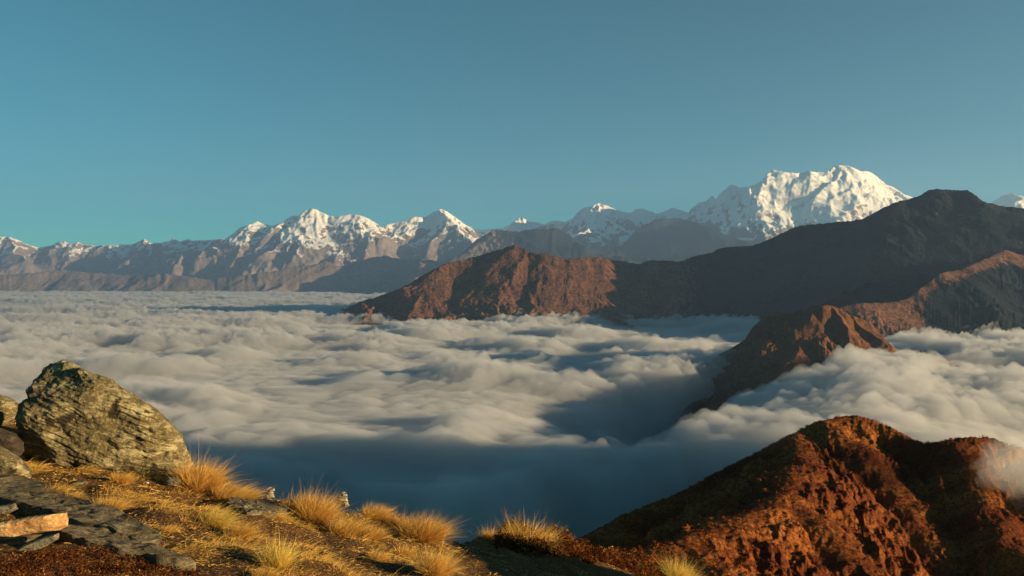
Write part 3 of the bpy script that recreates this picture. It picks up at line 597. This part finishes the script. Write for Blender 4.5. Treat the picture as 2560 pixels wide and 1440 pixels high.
T = [
 (492,1226,115,92,G_oran,1500,"tall rust orange grass tuft against the right end of the big boulder",.45,(.25,.1),0,3),
 (572,1252,120,52,G_gold,1100,"windswept golden tuft right of the tall rust orange tuft on the rim",.6,(.8,.1),1,0),
 (612,1250,50,34,G_gold,600,"small golden tuft on the rim left of the shorter cairn",.5,(.7,.1),2,2),
 (125,1244,90,42,G_gold,700,"golden tuft above the long dark slab nearest the left edge",.6,(.7,-.1),3,0),
 (165,1256,60,34,G_gold,450,"low golden tuft touching the one above the dark slab on its right",.6,(.7,-.1),4,0),
 (268,1284,72,58,G_gold,900,"rounded golden tuft alone below the middle of the big boulder",.7,(.25,-.1),5,0),
 (300,1206,70,38,G_oran,500,"small orange tuft at the foot of the big boulder",.6,(.4,0),6,0),
 (535,1318,80,56,G_yel,800,"pale yellow tuft on the slope below the flat bedrock patch",.6,(.5,0),7,0),
 (590,1345,80,50,G_gold,800,"golden tuft just down the slope from the pale yellow tuft",.6,(.55,0),8,0),
 (690,1420,72,80,G_yel,900,"tall thin yellow tuft standing alone in front of the long shadow",.5,(.15,0),9,2),
 (740,1288,92,58,G_oran,1300,"dark orange side of the big tuft next to the shorter cairn",.5,(.25,.1),10,5),
 (785,1305,100,84,G_oran,1700,"biggest orange tuft on the rim between the two cairns",.45,(.22,.1),11,6),
 (855,1340,105,56,G_gold,1300,"bright golden tuft in front of the taller cairn",.6,(.5,0),12,1),
 (925,1345,70,44,G_gold,700,"low golden tuft right of the bright one before the taller cairn",.6,(.5,0),13,0),
 (932,1296,84,44,G_oran,900,"low orange tuft on the rim right of the taller cairn",.6,(.4,.1),14,1),
 (985,1322,70,42,G_oran,700,"orange tuft between the rim tuft and the large dome of grass",.6,(.4,.1),15,0),
 (1050,1350,130,74,G_oran,2200,"large dome shaped orange tuft at the right end of the grassy rim",.75,(.25,.1),16,4),
 (1085,1440,80,86,G_gold,1200,"golden tuft at the bottom edge beside the black hollow",.55,(.2,0),17,2),
 (1010,1392,60,40,G_gold,450,"small golden tuft above the one beside the black hollow",.6,(.3,0),18,1),
 (940,1400,70,32,G_gold,450,"low golden tuft on the open slope right of centre",.7,(.4,0),19,0),
 (1318,1368,130,88,G_gold,700,"spiky star shaped golden tuft past the black hollow",.95,(.1,0),20,5),
 (1366,1374,44,52,G_yel,450,"small bright tuft touching the spiky star shaped tuft",.5,(.15,0),21,0),
 (1695,1462,76,74,G_yel,900,"bright yellow tuft at the bottom edge in front of the near hill",.6,(.1,0),22,0),
 (1215,1338,120,40,G_oran,500,"dark grass with tall thin stalks on the shaded knoll",.6,(.1,.1),23,9),
 (655,1448,70,40,G_gold,400,"low tuft cut by the bottom edge beside the tall thin tuft",.6,(.3,0),24,0),
 (420,1330,60,26,G_gold,300,"small low tuft at the lower tip of the long dark slab",.6,(.5,0),25,0),
 (255,1328,90,26,G_oran,420,"low orange tuft between the two dark bedrock slabs",.6,(.5,0),26,0),
 (320,1350,80,24,G_oran,360,"low orange tuft on the lower edge of the long dark slab",.6,(.5,0),27,0),
]
for i, (a, b, c, d, m, n, lab, sp, ln, sd_, stk) in enumerate(T): tuft(a, b, c, d, m, int(n*2.7), lab, sp, ln, sd_, stk)

# matted dry grass and litter over the whole summit
k = 170000; rg = np.random.default_rng(77)
px = rg.uniform(-60, 1780, k); py = rg.uniform(980, 1470, k)
Yr = np.geomspace(3.2, 15.5, 260); uu = np.linspace(-60, 1780, 300)
gg = (HZ-F*ground_z((uu[None, :]-CX)/F*Yr[:, None], Yr[:, None]*np.ones((1, 300)))/Yr[:, None])
yv = rg.uniform(0, 1, k)**.8*11+3.4; xv = (px-CX)/F*yv
cr = np.interp(px, crest[:, 0], crest[:, 2]); ok = yv < cr+.3
xv, yv, px = xv[ok], yv[ok], px[ok]; zv = ground_z(xv, yv)
rw = HZ-zv/yv*F
dn = fbm(xv/.55, yv/.55, oct=3, seed=301)
ok = (rw < 1460) & (rg.random(len(xv)) < np.clip(.35+1.6*dn, .06, 1)); red = (rw > 1370+(px < 250)*15) & (px < 500) & (px > -60)
ok &= ~red | (rg.random(len(px)) < .35); ok &= (px < 1120) | (rg.random(len(px)) < .25)  # straw thinned at the right, putting the hollow's shade into the cover
xv, yv, zv, dn = xv[ok], yv[ok], zv[ok], dn[ok]; n = len(xv)
d = rg.normal(size=(n, 3))*[1, .8, .25]+[.5, 0, .18]
V, Fc, h = blades(n, np.stack([xv, yv, zv+.004], 1), d, rg.uniform(.012, .055, n), rg.uniform(.0011, .0022, n)*(yv/6), np.full(n, .35), rg.normal(size=(n, 3))*.1, 2, rg)
o = mesh_obj("dry_grass", V, Fc, G_gold, smooth=False, attrs={"h": h*.8+.2, "tone": np.repeat(np.clip(.42+.9*dn+rg.normal(0, .25, n), 0, 1), 6)})
tag(o, "matted dry grass and litter over the summit slope", "grass", None, "stuff")
# low thatch of small clumps between the big tufts
k = 330; px = rg.uniform(-40, 1120, k); yv = rg.uniform(3.6, 8.4, k); xv = (px-CX)/F*yv; cr = np.interp(px, crest[:, 0], crest[:, 2])
ok = (yv < cr-.05) & (fbm(xv/.8, yv/.8, oct=2, seed=401) > -.12); xv, yv = xv[ok], yv[ok]; zv = ground_z(xv, yv)
rw = HZ-zv/yv*F; px = CX+xv/yv*F; ok = (rw < 1470) & ~((px < 330) & (rw > 1180+(px-0)*.3)); xv, yv, zv = xv[ok], yv[ok], zv[ok]
nb = 120; m = len(xv)*nb; rr = .10*np.sqrt(rg.uniform(0, 1, m)); th = rg.uniform(0, 6.283, m); X_ = np.repeat(xv, nb)+rr*np.cos(th); Y_ = np.repeat(yv, nb)+rr*np.sin(th)
hh = np.repeat(rg.uniform(.035, .11, len(xv)), nb)
V, Fc, h = blades(m, np.stack([X_, Y_, ground_z(X_, Y_)-.005], 1), np.stack([np.cos(th)*.5+.2, np.sin(th)*.5, np.ones(m)*.8], 1)+rg.normal(size=(m, 3))*.3, hh*rg.uniform(.5, 1.4, m), rg.uniform(.0010, .0018, m)*(Y_/6), rg.uniform(.3, .7, m), np.array([[.5, 0, 0]])+rg.normal(size=(m, 3))*.15, 3, rg)
o = mesh_obj("grass_thatch", V, Fc, G_gold, smooth=False, attrs={"h": h, "tone": np.repeat(np.clip(np.repeat(rg.uniform(.15, .75, len(xv)), nb)+rg.normal(0, .2, m), 0, 1), 8)})
tag(o, "low thatch of small dry clumps between the big grass tufts", "grass", None, "stuff")
# low red ground cover at the bottom left and red shrubs beyond the hollow
M_red = m_leaf("red_leaves", [(0., (.022, .008, .004)), (.4, (.085, .026, .010)), (.75, (.19, .075, .022)), (1., (.48, .26, .08))])
k = 6500; px = rg.uniform(-60, 500, k); yv = rg.uniform(3.2, 5.2, k); xv = (px-CX)/F*yv; zv = ground_z(xv, yv); rw = HZ-zv/yv*F
ok = (rw > np.interp(px, [-60, 150, 250, 400, 500], [1400, 1378, 1372, 1400, 1440])+14*noise3(px/40, 0, 0, 5)) & (rw < 1475); xv, yv, zv = xv[ok], yv[ok], zv[ok]
o = leaf_cloud("red_ground_cover", np.stack([xv, yv, zv+.012], 1), rg.uniform(.012, .03, len(xv)), 7, np.full(len(xv), .0065), M_red, 9, np.clip(.4+.6*fbm(xv/.2, yv/.2, oct=3, seed=8)+rg.normal(0, .15, len(xv)), 0, 1))
tag(o, "low red leaved ground cover at the bottom left corner", "ground cover", None, "stuff")
k = 5200; px = rg.uniform(1240, 1800, k); cr = np.interp(px, crest[:, 0], crest[:, 2]); yv = cr-rg.uniform(-1.2, 1.3, k); xv = (px-CX)/F*yv; zv = ground_z(xv, yv)
ht = np.interp(px, [1240, 1300, 1400, 1520, 1800], [.12, .30, .26, .20, .22])*np.clip(.65+1.1*fbm(xv/.5, yv/.5, oct=2, seed=12), .15, 1.3); zz = zv+ht*rg.uniform(0, 1, k)
o = leaf_cloud("red_shrubs", np.stack([xv, yv, zz], 1), np.full(k, .05), 8, np.full(k, .022), M_red, 10, np.clip(.45+.6*fbm(xv/.3, yv/.3, zz/.3, oct=2, seed=14)+rg.normal(0, .15, k), 0, 1))
tag(o, "red brown low shrubs along the rim beyond the black hollow", "shrubs", None, "stuff")

# ------------------------------------------------------------------ mist drifting against the near hill
def mist(name, c, r, dens, seed, lab):
    nu_, nv_ = 90, 60; a = np.linspace(0, 2*np.pi, nu_, endpoint=False); b = np.linspace(.02, np.pi-.02, nv_)
    d = np.stack([np.cos(a)[None]*np.sin(b)[:, None], np.sin(a)[None]*np.sin(b)[:, None], np.cos(b)[:, None]*np.ones((1, nu_))], -1).reshape(-1, 3)
    k_ = 1+.55*fbm(d[:, 0]*2.2, d[:, 1]*2.2, d[:, 2]*2.2, oct=4, seed=seed); V = d*np.array(r)*k_[:, None]
    V = np.vstack([V, V[:nu_].mean(0), V[-nu_:].mean(0)]); i = np.arange(nu_); j = (i+1) % nu_
    fs = [[q*nu_+x, (q+1)*nu_+x, (q+1)*nu_+y, q*nu_+y] for q in range(nv_-1) for x, y in zip(i.tolist(), j.tolist())]
    fs += [[nu_*nv_, x, y] for x, y in zip(i.tolist(), j.tolist())]+[[nu_*nv_+1, (nv_-1)*nu_+y, (nv_-1)*nu_+x] for x, y in zip(i.tolist(), j.tolist())]
    me = bpy.data.meshes.new(name); me.from_pydata(V.tolist(), [], fs)
    t = NT(name); pv = t.n("ShaderNodeVolumePrincipled", {"Color": (.96, .95, .94, 1), "Density": dens, "Anisotropy": .1}); t.t.links.new(pv.outputs[0], t.out.inputs["Volume"])
    me.materials.append(t.m); o = bpy.data.objects.new(name, me); C.objects.link(o); o.location = c; tag(o, lab, "mist", None, "stuff")
mist("mist", P(2590, 1205, 318), (24, 15, 21), .022, 5, "wisp of mist drifting over the right shoulder of the near hill")

# ------------------------------------------------------------------ haze: one even box of air round everything
t = NT("haze"); pv = t.n("ShaderNodeVolumePrincipled", {"Color": (.36, .56, .90, 1), "Density": 1.05e-5, "Anisotropy": .2})
t.t.links.new(pv.outputs[0], t.out.inputs["Volume"])
x0, x1, y0, y1, z0, z1 = -78000, 78000, -4000, 78000, -1900, 8900
hv = [(x, y, z) for z in (z0, z1) for y in (y0, y1) for x in (x0, x1)]
hz = mesh_obj("haze", hv, [(0, 2, 3, 1), (4, 5, 7, 6), (0, 1, 5, 4), (2, 6, 7, 3), (0, 4, 6, 2), (1, 3, 7, 5)], t.m, smooth=False)
tag(hz, kind='stuff')
